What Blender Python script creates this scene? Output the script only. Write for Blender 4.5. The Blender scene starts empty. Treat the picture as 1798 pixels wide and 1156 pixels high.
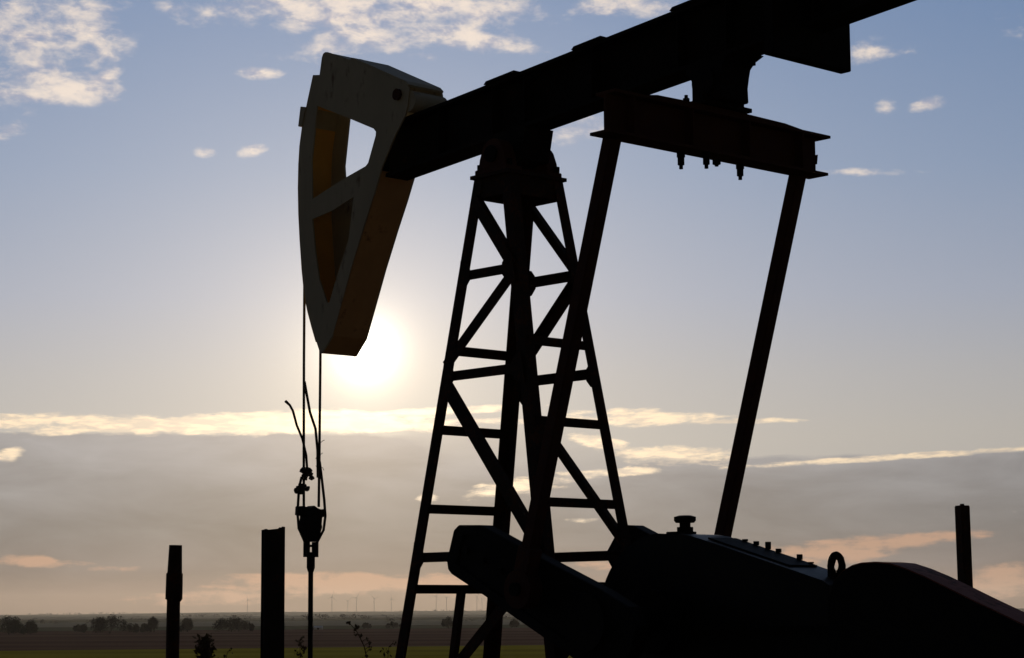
import bpy, bmesh, math, random
from mathutils import Vector, Matrix, noise as mnoise
from mathutils.geometry import tessellate_polygon
random.seed(7)
sc = bpy.context.scene
COL = sc.collection
R = math.radians

# ------------------------------------------------------------------ camera
CAM_Z = 1.7
cam = bpy.data.cameras.new('camera'); cam_o = bpy.data.objects.new('camera', cam); COL.objects.link(cam_o)
cam.sensor_width = 36.0; cam.lens = 76.8; cam.clip_start = 0.1; cam.clip_end = 60000
cam_o.matrix_world = (Matrix.Translation((0, 0, CAM_Z)) @ Matrix.Rotation(R(90) + math.atan(499/3835.84), 4, 'X')
                      @ Matrix.Rotation(-0.006, 4, 'Z'))
sc.camera = cam_o
sc.view_settings.view_transform = 'Standard'; sc.view_settings.look = 'None'
sc.view_settings.exposure = 0.0; sc.view_settings.gamma = 1.0

# ------------------------------------------------------------------ sky
SUN_AZ, SUN_EL = -3.86, 6.84          # degrees, azimuth from +Y towards +X
SUN_DIR = Vector((math.sin(R(SUN_AZ))*math.cos(R(SUN_EL)), math.cos(R(SUN_AZ))*math.cos(R(SUN_EL)), math.sin(R(SUN_EL))))

world = bpy.data.worlds.new('World'); sc.world = world; world.use_nodes = True
wt = world.node_tree; wt.nodes.clear()

class G:
    """small expression builder for a node tree"""
    def __init__(s, nt): s.nt = nt
    def put(s, sock, v):
        if hasattr(v, 'is_linked') or hasattr(v, 'links'): s.nt.links.new(v, sock)
        else: sock.default_value = v
    def m(s, op, a, b=None, c=None, clamp=False):
        n = s.nt.nodes.new('ShaderNodeMath'); n.operation = op; n.use_clamp = clamp
        for i, v in enumerate((a, b, c)):
            if v is not None: s.put(n.inputs[i], v)
        return n.outputs[0]
    def add(s, a, b): return s.m('ADD', a, b)
    def sub(s, a, b): return s.m('SUBTRACT', a, b)
    def mul(s, a, b): return s.m('MULTIPLY', a, b)
    def ss(s, lo, hi, x):
        n = s.nt.nodes.new('ShaderNodeMapRange'); n.interpolation_type = 'SMOOTHSTEP'
        s.put(n.inputs['Value'], x); s.put(n.inputs['From Min'], lo); s.put(n.inputs['From Max'], hi)
        return n.outputs['Result']
    def mixc(s, f, a, b):
        n = s.nt.nodes.new('ShaderNodeMix'); n.data_type = 'RGBA'
        s.put(n.inputs[0], f); s.put(n.inputs[6], a); s.put(n.inputs[7], b)
        return n.outputs[2]
    def vm(s, op, a, b=None, scale=None):
        n = s.nt.nodes.new('ShaderNodeVectorMath'); n.operation = op
        s.put(n.inputs[0], a)
        if b is not None: s.put(n.inputs[1], b)
        if scale is not None: s.put(n.inputs['Scale'], scale)
        return n.outputs['Value'] if op in ('DOT_PRODUCT', 'LENGTH') else n.outputs[0]
    def comb(s, x, y, z):
        n = s.nt.nodes.new('ShaderNodeCombineXYZ')
        for i, v in enumerate((x, y, z)): s.put(n.inputs[i], v)
        return n.outputs[0]
    def noise(s, vec, scale, detail=6, rough=.55, dist=0.0):
        n = s.nt.nodes.new('ShaderNodeTexNoise'); n.inputs['Scale'].default_value = scale
        n.inputs['Detail'].default_value = detail; n.inputs['Roughness'].default_value = rough
        n.inputs['Distortion'].default_value = dist
        s.put(n.inputs['Vector'], vec); return n.outputs['Fac']
    def ramp(s, f, stops, interp='LINEAR'):
        n = s.nt.nodes.new('ShaderNodeValToRGB'); cr = n.color_ramp; cr.interpolation = interp
        while len(cr.elements) < len(stops): cr.elements.new(0.5)
        for e, (p, c) in zip(cr.elements, stops): e.position = p; e.color = (*c, 1)
        s.put(n.inputs[0], f); return n.outputs[0]

g = G(wt)
tc = wt.nodes.new('ShaderNodeTexCoord')
dirv = g.vm('NORMALIZE', tc.outputs['Generated'])
sep = wt.nodes.new('ShaderNodeSeparateXYZ'); wt.links.new(dirv, sep.inputs[0])
AZ = g.mul(g.m('ARCTAN2', sep.outputs[0], sep.outputs[1]), 180/math.pi)
EL = g.mul(g.m('ARCSINE', sep.outputs[2]), 180/math.pi)
COSG = g.vm('DOT_PRODUCT', dirv, tuple(SUN_DIR))
GAM = g.mul(g.m('ARCCOSINE', g.m('MINIMUM', COSG, 0.9999999)), 180/math.pi)
P2 = g.comb(AZ, EL, 0.0)

def rp(lst):            # elevation stops -> ramp positions (range -5..95 degrees, square-root spread)
    return [(math.sqrt((e+5)/100), c) for e, c in lst]
ELP = g.m('SQRT', g.mul(g.m('MAXIMUM', g.add(EL, 5.0), 0.0), 0.01))
clear = g.ramp(ELP, rp([(-5, (.10, .08, .07)), (-.6, (.28, .24, .22)), (2, (.42, .39, .36)), (4.6, (.445, .425, .40)), (6.2, (.405, .410, .430)), (8.2, (.330, .375, .475)),
                        (11.5, (.232, .316, .470)), (16, (.152, .252, .442)), (28, (.11, .17, .29)), (50, (.095, .13, .20)), (90, (.08, .105, .155))]))
bank_c = g.ramp(ELP, rp([(-5, (.08, .06, .055)), (-.3, (.135, .082, .066)), (.5, (.180, .120, .100)), (1.2, (.178, .156, .154)), (2.2, (.192, .187, .190)),
                         (3.4, (.255, .253, .264)), (4.7, (.345, .342, .358)), (20, (.3, .3, .3))]))
def expo(x, k): return g.m('POWER', math.e, g.mul(x, -1.0/k))
wide = expo(GAM, 7.2); mid = expo(GAM, 1.45)
core = expo(GAM, .34)
glow = g.vm('ADD', g.vm('SCALE', (.44, .345, .225), scale=wide), g.vm('SCALE', (.54, .43, .27), scale=mid))
corec = g.vm('SCALE', (4.6, 4.2, 3.4), scale=core)
# cloud bank lying over the horizon, ragged upper edge
n_edge = g.noise(g.comb(g.mul(AZ, .55), g.mul(EL, 2.4), 3.1), 1.0, 7, .6)
topE = g.sub(4.66, g.mul(g.ss(-2.5, 3.5, AZ), .68))
n_low = g.noise(g.comb(g.mul(AZ, .25), g.mul(EL, 1.0), 8.7), 1.0, 6, .58, .4)
dE = g.add(g.sub(topE, EL), g.mul(g.sub(n_edge, .5), .42))
soft = g.add(.05, g.mul(g.mul(g.ss(-3.2, -1.2, AZ), g.sub(1.0, g.ss(1.5, 4.0, AZ))), .9))
bank = g.m('DIVIDE', g.add(dE, soft), g.mul(soft, 2.0), clamp=True)
bank_v = g.vm('SCALE', bank_c, scale=g.add(.52, g.mul(n_low, .98)))
sky_clear = g.vm('ADD', clear, glow)
sky_bank = g.vm('ADD', bank_v, g.vm('SCALE', g.vm('MULTIPLY', glow, (.98, .885, .72)), scale=.74))
sky = g.mixc(bank, sky_clear, sky_bank)

# clouds: (azimuth, elevation, half width, half height, tilt, weight)
n1 = g.noise(g.comb(g.m('MULTIPLY_ADD', EL, .35, AZ), g.mul(EL, 2.1), 0.0), .62, 7, .60, .2)
n2 = g.noise(g.comb(AZ, g.mul(EL, 1.7), 5.5), 1.5, 6, .58, .2)
TL = {}
def tilted(tl):
    if tl not in TL: TL[tl] = g.comb(AZ, g.m('MULTIPLY_ADD', AZ, -tl, EL), 0.0)
    return TL[tl]
def cloud_field(lst, base):
    fld = base if base is not None else -1.5
    for (a, e, ra, re, tl, w) in lst:
        n = wt.nodes.new('ShaderNodeVectorMath'); n.operation = 'MULTIPLY_ADD'
        wt.links.new(tilted(tl), n.inputs[0]); n.inputs[1].default_value = (1/ra, 1/re, 0); n.inputs[2].default_value = (-a/ra, -(e-tl*a)/re, 0)
        v = g.m('MULTIPLY_ADD', g.vm('DOT_PRODUCT', n.outputs[0], n.outputs[0]), -w, w)
        fld = g.m('MAXIMUM', fld, v)
    return fld
UP = [(-12.7, 14.6, 2.5, 1.75, 0, .75), (-11.7, 13.35, 1.7, .38, .05, 1.0), (-10.75, 13.85, .55, .24, .35, .95), (-3.7, 15.85, 4.6, 1.0, -.06, 1.05), (-4.2, 15.0, 2.2, .5, .10, .9), (-.7, 14.95, 1.6, .35, -.12, .9),
      (-5.6, 15.3, 1.1, .4, .15, .8), (3.4, 15.95, 1.7, .42, .10, .9), (-8.7, 15.55, .85, .3, -.1, .75), (-9.3, 16.2, 1.2, .35, 0, .7),
      (-6.7, 14.02, .62, .15, 0, .75), (-6.85, 12.05, .36, .17, .15, .75), (-8.15, 12.0, .28, .14, 0, .65), (-13.2, 12.35, .5, .3, .4, .75),
      (9.7, 14.42, .62, .34, .12, .7), (10.35, 14.35, .7, .16, .05, .5), (9.95, 12.98, .3, .2, 0, .6), (11.1, 13.02, .5, .17, .15, .6), (9.4, 11.3, 1.3, .12, -.03, .7),
      (1.7, 12.55, .9, .35, .15, .65), (-2.3, 14.5, .45, .14, 0, .6), (17, 15, 3, 1.2, 0, .8), (-19, 13, 3, 1.4, 0, .8),
      (22, 11, 2, .5, 0, .7), (-23, 16.5, 3, 1.2, 0, .8), (8, 19.5, 4, 1.2, .05, .8), (-9, 19, 5, 1.6, -.05, .9)]
over = g.add(-1.25, g.mul(g.ss(14.0, 26.0, EL), .95))          # broken cloud goes on overhead
f_up = g.add(g.add(cloud_field(UP, over), g.mul(g.sub(n1, .5), 4.2)), g.mul(g.sub(n2, .5), 1.8))
m_up = g.ss(-.25, 1.6, f_up)
lit_up = g.ss(.36, .66, g.add(n2, g.mul(f_up, .10)))
c_up = g.mixc(lit_up, (.46, .44, .52, 1), (.93, .79, .67, 1))
c_up = g.vm('ADD', c_up, g.vm('SCALE', glow, scale=.35))
sky = g.mixc(g.mul(m_up, .90), sky, c_up)

nb = g.noise(g.comb(g.mul(AZ, .62), g.mul(EL, 3.0), 1.7), 1.15, 7, .6, .3)
BAND = [(-9.0, 4.90, 8.6, .30, .004, 1.15), (-5.4, 5.00, 3.8, .36, .025, 1.4), (-1.9, 5.27, 2.4, .13, .05, .95), (-.5, 5.0, 1.4, .10, 0, .45), (-1.6, 4.85, 1.0, .09, -.05, .5), (-13.0, 4.08, .36, .2, .2, .75),
        (3.3, 5.05, 2.4, .26, -.03, .85), (5.7, 4.93, 2.2, .09, .0, .8), (4.2, 4.05, 2.3, .28, -.04, .95), (2.4, 4.4, .9, .2, -.2, .8), (9.8, 3.93, 4.6, .10, .045, 1.0), (17, 4.2, 4.5, .12, .03, 1.0),
        (.2, 3.25, 1.5, .24, .12, .85), (2.5, 3.62, 1.3, .14, .05, .7), (-2.2, 3.02, .3, .1, 0, .55), (1.9, 2.4, .4, .07, 0, .3), (-20, 4.9, 5.5, .3, 0, .9), (26, 4.6, 5, .2, 0, .9)]
f_b = g.add(g.add(cloud_field(BAND, None), g.mul(g.sub(nb, .5), 3.0)), g.mul(g.sub(n2, .5), 1.6))
m_b = g.ss(-.05, .85, f_b)
c_b = g.vm('ADD', g.mixc(g.ss(.40, .60, g.noise(g.comb(g.mul(AZ, .8), g.mul(EL, 4.0), 9.0), 1.6, 6, .6)), (.56, .47, .385, 1), (.90, .71, .49, 1)), g.vm('SCALE', glow, scale=2.0))
sky = g.mixc(g.mul(m_b, .92), sky, c_b)

LOW = [(-4.6, .78, 3.2, .30, .0, 1.15), (-1.7, .74, 2.3, .28, .0, 1.1), (-7.6, .45, 2.2, .2, .03, .7), (-12.6, 1.38, 1.4, .17, -.06, .8), (-10.3, 1.18, .5, .07, 0, .4),
       (9.2, 1.72, 2.7, .22, .07, .85), (8.0, 1.45, 1.8, .3, .05, .75), (12.9, .75, 1.8, .42, .1, .7), (3.0, 1.2, 1.5, .12, 0, .6), (18, 1.1, 4, .3, 0, .8), (-18, .9, 3.4, .3, 0, .8)]
f_l = g.add(g.add(cloud_field(LOW, None), g.mul(g.sub(nb, .5), 3.2)), g.mul(g.sub(n2, .5), 2.0))
m_l = g.ss(-.25, .85, f_l)
c_l = g.vm('ADD', (.56, .33, .22), g.vm('SCALE', g.vm('MULTIPLY', glow, (1, .85, .65)), scale=.62))
sky = g.mixc(g.mul(m_l, .80), sky, c_l)
sky = g.vm('ADD', sky, g.vm('SCALE', corec, scale=1.0))

# evening sky: brightest towards the sun, fading smoothly to the opposite horizon
fall = g.add(.05, g.mul(g.m('POWER', g.mul(g.add(COSG, 1.0), .5), 3.3), .95))
sky = g.vm('SCALE', sky, scale=fall)
nis = wt.nodes.new('ShaderNodeTexSky'); nis.sky_type = 'NISHITA'; nis.sun_disc = False
nis.sun_elevation = R(SUN_EL); nis.sun_rotation = R(SUN_AZ); nis.dust_density = 1.0
bgA = wt.nodes.new('ShaderNodeBackground'); bgA.inputs[1].default_value = .05; wt.links.new(nis.outputs[0], bgA.inputs[0])
bgB = wt.nodes.new('ShaderNodeBackground'); bgB.inputs[1].default_value = 1.0; wt.links.new(sky, bgB.inputs[0])
mx = wt.nodes.new('ShaderNodeMixShader'); mx.inputs[0].default_value = .994
wt.links.new(bgA.outputs[0], mx.inputs[1]); wt.links.new(bgB.outputs[0], mx.inputs[2])
wo = wt.nodes.new('ShaderNodeOutputWorld'); wt.links.new(mx.outputs[0], wo.inputs[0])
world.cycles.sampling_method = 'MANUAL'; world.cycles.sample_map_resolution = 1024

# ------------------------------------------------------------------ sun
sun = bpy.data.lights.new('sun', 'SUN'); sun.energy = 3.0; sun.angle = R(.55); sun.color = (1.0, .80, .55)
sun_o = bpy.data.objects.new('sun', sun); COL.objects.link(sun_o)
sun_o.rotation_euler = SUN_DIR.to_track_quat('Z', 'Y').to_euler()

# ------------------------------------------------------------------ materials
def mat(name, col, rough=.65, spec=.25, metal=0.0, var=.35, scale=6.0, rust=None, rust_amt=.0, bump=.15, stretch=(1, 1, 1)):
    m = bpy.data.materials.new(name); m.use_nodes = True; nt = m.node_tree; h = G(nt)
    b = nt.nodes['Principled BSDF']
    t = nt.nodes.new('ShaderNodeTexCoord')
    v = h.vm('MULTIPLY', t.outputs['Object'], stretch)
    n = h.noise(v, scale, 7, .6); n3 = h.noise(v, scale*5, 5, .65)
    c = h.mixc(n, tuple(x*(1-var) for x in col)+(1,), tuple(min(1, x*(1+var)) for x in col)+(1,))
    if rust:
        c = h.mixc(h.mul(h.ss(.58-.25*rust_amt, .72-.25*rust_amt, h.add(h.mul(n, .5), h.mul(n3, .5))), .9), c, rust+(1,))
    nt.links.new(c, b.inputs['Base Color'])
    nt.links.new(h.add(rough-.1, h.mul(n3, .2)), b.inputs['Roughness'])
    b.inputs['Specular IOR Level'].default_value = spec; b.inputs['Metallic'].default_value = metal
    if bump:
        bp = nt.nodes.new('ShaderNodeBump'); bp.inputs['Strength'].default_value = bump; bp.inputs['Distance'].default_value = .01
        nt.links.new(n3, bp.inputs['Height']); nt.links.new(bp.outputs[0], b.inputs['Normal'])
    return m
RUST = (.075, .028, .014)
M = dict(
    tower=mat('rusty_dark_steel', (.032, .020, .015), .8, .12, rust=RUST, rust_amt=.4),
    beam=mat('black_beam_paint', (.014, .0125, .0125), .8, .06, rust=RUST, rust_amt=.0),
    cream=mat('faded_cream_paint', (.46, .415, .31), .7, .2, var=.25, scale=3, rust=(.12, .055, .03), rust_amt=.15, stretch=(1, 1, .35)),
    ochre=mat('ochre_paint', (.80, .46, .12), .75, .15, var=.25, scale=2, rust=(.25, .11, .04), rust_amt=.0),
    ochre_brown=mat('brown_ochre', (.55, .33, .15), .75, .15, var=.3, scale=2, rust=(.16, .07, .03), rust_amt=.1),  # darker, browner version of the ochre, with rust blotches
    redox=mat('red_oxide_steel', (.07, .030, .022), .8, .12, rust=RUST, rust_amt=.4),
    pitman=mat('pitman_red_brown', (.060, .026, .020), .8, .12, rust=RUST, rust_amt=.4),
    reducer=mat('oily_black_housing', (.009, .009, .009), .46, .15, var=.4, bump=.05),
    gear=mat('grimy_black_casting', (.012, .0115, .0115), .7, .07, var=.4),
    guard=mat('rust_red_sheet', (.30, .095, .06), .75, .15, rust=RUST, rust_amt=.3, scale=3),
    cable=mat('dark_wire_rope', (.03, .025, .02), .7, .2),
    postpipe=mat('dark_rusty_pipe', (.035, .022, .018), .85, .1, rust=RUST, rust_amt=.4),
    posti=mat('weathered_dark_beam', (.024, .022, .022), .8, .12, rust=RUST, rust_amt=.2),
    conc=mat('grey_concrete', (.26, .25, .23), .9, .2, scale=4),
    bark=mat('dark_bark', (.05, .035, .025), .9, .1),
    leaf=mat('dull_autumn_leaves', (.028, .028, .012), .9, .1, var=.5, scale=1.5, bump=0),
    leaf2=mat('brownish_bush_leaves', (.030, .022, .012), .9, .1, var=.5, scale=1.5, bump=0),
    dry=mat('dry_weed', (.06, .042, .022), .9, .1, bump=0),
    turb=mat('pale_turbine_paint', (.35, .35, .35), .6, .3, bump=0),
    white=mat('white_glint_sheet', (.75, .74, .70), .5, .4, bump=0),
)
def ground_mat(name, stops, scale, bump=.0, stretch=(1, 1, 1), rough=.95):
    m = bpy.data.materials.new(name); m.use_nodes = True; nt = m.node_tree; h = G(nt)
    nt.nodes.remove(nt.nodes['Principled BSDF']); b = nt.nodes.new('ShaderNodeBsdfDiffuse'); t = nt.nodes.new('ShaderNodeTexCoord')
    nt.links.new(b.outputs[0], nt.nodes['Material Output'].inputs[0])
    v = h.vm('MULTIPLY', t.outputs['Object'], stretch)
    n = h.add(h.mul(h.noise(v, scale, 8, .6), .65), h.mul(h.noise(v, scale*14, 5, .6), .35))
    c = h.ramp(n, stops); nt.links.new(c, b.inputs['Color'])
    b.inputs['Roughness'].default_value = .6
    if bump:
        bp = nt.nodes.new('ShaderNodeBump'); bp.inputs['Strength'].default_value = .6; bp.inputs['Distance'].default_value = bump
        nt.links.new(n, bp.inputs['Height']); nt.links.new(bp.outputs[0], b.inputs['Normal'])
    return m
M['pad'] = ground_mat('oily_gravel_soil', [(.3, (.05, .035, .022)), (.5, (.085, .065, .04)), (.7, (.06, .06, .025))], .6, .05)
M['brownfield'] = ground_mat('ploughed_brown_soil', [(.36, (.10, .055, .04)), (.5, (.20, .12, .09)), (.64, (.27, .175, .125))], .03, .1, (.08, 1, 1))
M['greenfield'] = ground_mat('short_green_crop', [(.36, (.26, .22, .024)), (.5, (.40, .345, .036)), (.64, (.50, .44, .05))], .06, .1, (.12, 1, 1))
M['farfield'] = ground_mat('far_grassland', [(.36, (.09, .095, .06)), (.5, (.15, .15, .09)), (.64, (.23, .22, .155))], .0016, 0, (.35, 1.4, 1))  # far haze partly put into this lightened grass colour
M['pale'] = ground_mat('misted_pale_stubble', [(.3, (.30, .29, .22)), (.7, (.42, .40, .31))], .004, 0, (.3, 1, 1))  # stubble paled beyond its own tone to imitate distant mist

# ------------------------------------------------------------------ mesh helpers
def link_mesh(name, verts, faces, m, parent=None, smooth=False, bevel=0):
    me = bpy.data.meshes.new(name); me.from_pydata([tuple(v) for v in verts], [], faces)
    bm = bmesh.new(); bm.from_mesh(me); bmesh.ops.recalc_face_normals(bm, faces=bm.faces)
    if bevel:
        bmesh.ops.bevel(bm, geom=[e for e in bm.edges if len(e.link_faces) == 2 and e.calc_face_angle(0) > .6], offset=bevel, segments=2, affect='EDGES', clamp_overlap=True)
    bm.to_mesh(me); bm.free()
    if smooth:
        for p in me.polygons: p.use_smooth = True
        me.set_sharp_from_angle(angle=R(40))
    me.materials.append(m)
    o = bpy.data.objects.new(name, me); COL.objects.link(o)
    if parent: o.parent = parent
    return o
class MB:
    def __init__(s): s.v = []; s.f = []
    def addm(s, v, f):
        k = len(s.v); s.v += [Vector(x) for x in v]; s.f += [tuple(i+k for i in q) for q in f]; return s
    def box(s, x0, x1, y0, y1, z0, z1):
        v = [(x, y, z) for z in (z0, z1) for y in (y0, y1) for x in (x0, x1)]
        return s.addm(v, [(0, 2, 3, 1), (4, 5, 7, 6), (0, 1, 5, 4), (2, 6, 7, 3), (0, 4, 6, 2), (1, 3, 7, 5)])
    def sweep(s, sec, p0, p1, ux, uy):
        p0, p1, ux, uy = map(Vector, (p0, p1, ux, uy)); n = len(sec)
        v = [p0+ux*a+uy*b for a, b in sec]+[p1+ux*a+uy*b for a, b in sec]
        tri = tessellate_polygon([[Vector((a, b, 0)) for a, b in sec]])
        f = [tuple(t) for t in tri]+[tuple(i+n for i in t) for t in tri]+[(i, (i+1) % n, (i+1) % n+n, i+n) for i in range(n)]
        return s.addm(v, f)
    def cyl(s, p0, p1, r0, r1=None, n=16, cap=True):
        p0, p1 = Vector(p0), Vector(p1); r1 = r0 if r1 is None else r1
        d = (p1-p0).normalized(); u = d.orthogonal().normalized(); w = d.cross(u)
        ring = [(math.cos(2*math.pi*i/n), math.sin(2*math.pi*i/n)) for i in range(n)]
        v = [p0+(u*a+w*b)*r0 for a, b in ring]+[p1+(u*a+w*b)*r1 for a, b in ring]
        f = [(i, (i+1) % n, (i+1) % n+n, i+n) for i in range(n)]
        if cap: f += [tuple(range(n)), tuple(range(n, 2*n))]
        return s.addm(v, f)
    def tube(s, pts, r, n=8):
        pts = [Vector(p) for p in pts]; rs = r if isinstance(r, (list, tuple)) else [r]*len(pts)
        v = []; f = []; u = None
        for i, p in enumerate(pts):
            d = (pts[min(i+1, len(pts)-1)]-pts[max(i-1, 0)]).normalized()
            u = d.orthogonal().normalized() if u is None else (u-d*u.dot(d)).normalized()
            w = d.cross(u)
            v += [p+(u*math.cos(2*math.pi*k/n)+w*math.sin(2*math.pi*k/n))*rs[i] for k in range(n)]
        for i in range(len(pts)-1):
            f += [(i*n+k, i*n+(k+1) % n, (i+1)*n+(k+1) % n, (i+1)*n+k) for k in range(n)]
        f += [tuple(range(n)), tuple(range((len(pts)-1)*n, len(pts)*n))]
        return s.addm(v, f)
    def plate(s, loops, y0, y1):
        """polygon with holes in the XZ plane, extruded from y0 to y1"""
        flat = [p for l in loops for p in l]; n = len(flat)
        tri = tessellate_polygon([[Vector((a, b, 0)) for a, b in l] for l in loops])
        v = [(a, y0, b) for a, b in flat]+[(a, y1, b) for a, b in flat]
        f = [tuple(t) for t in tri]+[tuple(i+n for i in t) for t in tri]; k = 0
        for l in loops:
            c = len(l); f += [(k+i, k+(i+1) % c, k+(i+1) % c+n, k+i+n) for i in range(c)]; k += c
        return s.addm(v, f)
    def strip(s, path, y0, y1, t):
        """bent sheet: path in XZ, width y0..y1, thickness t to the left of the path"""
        n = len(path); off = []
        for i in range(n):
            a = Vector(path[max(i-1, 0)]); b = Vector(path[min(i+1, n-1)]); d = (b-a).normalized(); off.append(Vector((-d.y, d.x))*t)
        v = []
        for (a, b), o in zip(path, off):
            v += [(a, y0, b), (a, y1, b), (a+o.x, y1, b+o.y), (a+o.x, y0, b+o.y)]
        f = [(0, 1, 2, 3), (4*n-4, 4*n-3, 4*n-2, 4*n-1)]
        for i in range(n-1):
            for k in range(4): f.append((4*i+k, 4*i+(k+1) % 4, 4*i+4+(k+1) % 4, 4*i+4+k))
        return s.addm(v, f)
    def build(s, name, m, parent=None, smooth=False, bevel=0): return link_mesh(name, s.v, s.f, m, parent, smooth, bevel)
def empty(name, loc=(0, 0, 0), rz=0.0):
    o = bpy.data.objects.new(name, None); COL.objects.link(o); o.location = loc; o.rotation_euler = (0, 0, rz); o.empty_display_size = .2; return o
def tag(o, label=None, cat=None, group=None, kind=None):
    for k, v in (('label', label), ('category', cat), ('group', group), ('kind', kind)):
        if v: o[k] = v
    return o

# ------------------------------------------------------------------ ground
FZ = -3.0                 # level of the fields below the well pad
def gz(x, y):
    r = math.hypot(x, y-18)
    t = min(1, max(0, (r-34)/34)); t = t*t*(3-2*t)
    z = FZ*t
    if r > 60: z += .25*(mnoise.noise((x*.004, y*.004, 1.0)))*min(1, (r-60)/300)
    return z
def ground_sheet():
    rad = [0, 8, 16, 24, 32, 40, 48, 56, 64, 74, 90, 120, 160, 210, 280, 380, 520, 720, 1000, 1500, 2200, 3200, 4600, 6500, 9000, 13100]
    n = 120; v = [(0, 18, 0)]; f = []
    for r in rad[1:]:
        for k in range(n):
            a = 2*math.pi*k/n; x = r*math.cos(a); y = 18+r*math.sin(a); v.append((x, y, gz(x, y)))
    for k in range(n): f.append((0, 1+k, 1+(k+1) % n))
    for i in range(len(rad)-2):
        for k in range(n):
            a = 1+i*n+k; b = 1+i*n+(k+1) % n; f.append((a, b, b+n, a+n))
    o = link_mesh('ground', v, f, M['farfield'], smooth=True); tag(o, kind='structure'); return o
ground = ground_sheet()
def sheet(name, poly, m, lift, step=40):
    """field sheet cut from a quad (near-left, near-right, far-right, far-left), following the ground"""
    a, b, c, d = [Vector(p) for p in poly]; nu = 60; nv = 16; v = []; f = []
    for j in range(nv+1):
        for i in range(nu+1):
            u = i/nu; w = j/nv; p = (a*(1-u)+b*u)*(1-w)+(d*(1-u)+c*u)*w
            v.append((p.x, p.y, gz(p.x, p.y)+lift))
    for j in range(nv):
        for i in range(nu):
            k = j*(nu+1)+i; f.append((k, k+1, k+nu+2, k+nu+1))
    return tag(link_mesh(name, v, f, m, smooth=True), kind='structure')
sheet('green_field', [(-260, 82), (260, 82), (160, 372), (-160, 262)], M['greenfield'], .12)
sheet('brown_field', [(-160, 262.5), (160, 372.5), (420, 720), (-420, 640)], M['brownfield'], .12)
sheet('stubble_field', [(-420, 860), (520, 930), (700, 1700), (-560, 1500)], M['pale'], .15)
pad = MB()
def pad_sheet():
    v = [(0, 18, .012)]; f = []; n = 64
    for r in (10, 20, 29):
        for k in range(n):
            a = 2*math.pi*k/n; rr = r*(1+.06*math.sin(3*a+1)); v.append((rr*math.cos(a), 18+rr*math.sin(a), .012))
    for k in range(n): f.append((0, 1+k, 1+(k+1) % n))
    for i in range(2):
        for k in range(n): a = 1+i*n+k; b = 1+i*n+(k+1) % n; f.append((a, b, b+n, a+n))
    return tag(link_mesh('well_pad', v, f, M['pad']), kind='structure')
pad_sheet()
def ridge(name, y0, depth, hfun, x0, x1, m):
    n = 220; v = []; f = []
    for i in range(n+1):
        x = x0+(x1-x0)*i/n
        h = hfun(x)
        for q, (dy, k) in enumerate(((0, 0), (.35, .55), (.7, 1), (1.0, .9), (1.6, 0))):
            v.append((x, y0+depth*dy, FZ-1+(h+1)*k))
    for i in range(n):
        for q in range(4): a = i*5+q; f.append((a, a+5, a+6, a+1))
    return tag(link_mesh(name, v, f, m, smooth=True), kind='structure')
def hill_h(x): return 9.5+5*math.exp(-((x-200)/1500)**2)+2.5*mnoise.noise((x*.0016, 3, 0))+1.2*mnoise.noise((x*.011, 7, 0))
ridge('hills', 6200, 1800, hill_h, -3200, 3200, M['farfield'])
ridge('low_rise', 3000, 900, lambda x: 3.2+1.6*mnoise.noise((x*.003, 1, 0))+.5*mnoise.noise((x*.02, 2, 0)), -1600, 1600, M['pale'])

# ------------------------------------------------------------------ pump jack
TH = 0.829668
pj = empty('pump_jack', (0.0625, 18, 0), -TH)
tag(pj, 'dark steel oil pump jack with curved horse head and lattice tower', 'pump jack')
ZT, ZB = 5.293, .30
def half(z):
    t = z/5.293
    return 1.1933+(.1936-1.1933)*t+.024, .5961+(.2809-.5961)*t+.024
def corner(sx, sy, z, off=0.0):
    hx, hy = half(z); return Vector((sx*(hx-off), sy*(hy-off), z))
# --- samson post
cap = MB(); cap.box(-.235, .235, -.335, .335, ZT, ZT+.030); cap.box(-.215, .215, -.30, -.288, ZT-.165, ZT-.001); cap.box(-.215, .215, .288, .30, ZT-.165, ZT-.001)
cap.box(-.215, -.203, -.287, .287, ZT-.165, ZT-.001); cap.box(.203, .215, -.287, .287, ZT-.165, ZT-.001)
post = cap.build('samson_post', M['tower'], pj)
post['label'] = 'four-legged lattice tower of dark rusty angle steel'
S_, T_ = .105, .012
for sx, sy in ((-1, -1), (1, -1), (-1, 1), (1, 1)):
    sec = [(0, 0), (S_, 0), (S_, T_), (T_, T_), (T_, S_), (0, S_)]
    MB().sweep(sec, corner(sx, sy, ZB), corner(sx, sy, ZT-.002), (-sx, 0, 0), (0, -sy, 0)).build('leg', M['tower'], post)
    b = MB().box(-.16, .16, -.13, .13, .30, .325)
    o = b.build('foot_plate', M['tower'], post); c = corner(sx, sy, .3); o.location = (c.x-sx*.05, c.y-sy*.05, 0)
ANG = [(-.037, 0), (.037, 0), (.037, .06), (.028, .06), (.028, .009), (-.037, .009)]
def strut(p0, p1, nrm, name, w=1.0):
    d = (p1-p0).normalized(); nrm = Vector(nrm); up = nrm.cross(d).normalized()
    if up.z < 0: up = -up
    MB().sweep([(a*w, b) for a, b in ANG], p0, p1, up, -nrm).build(name, M['tower'], post)
def face_pt(face, e, z, inset=.035):
    # face: 'x-' near long side, 'x+' far long side, 'y-' front, 'y+' rear ; e = -1/+1 end
    hx, hy = half(z)
    if face == 'near': return Vector((e*(hx-inset), -hy-.004, z))
    if face == 'far':  return Vector((e*(hx-inset), hy+.004, z))
    if face == 'front': return Vector((-hx-.004, e*(hy-inset), z))
    return Vector((hx+.004, e*(hy-inset), z))
NRM = {'near': (0, -1, 0), 'far': (0, 1, 0), 'front': (-1, 0, 0), 'rear': (1, 0, 0)}
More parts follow.
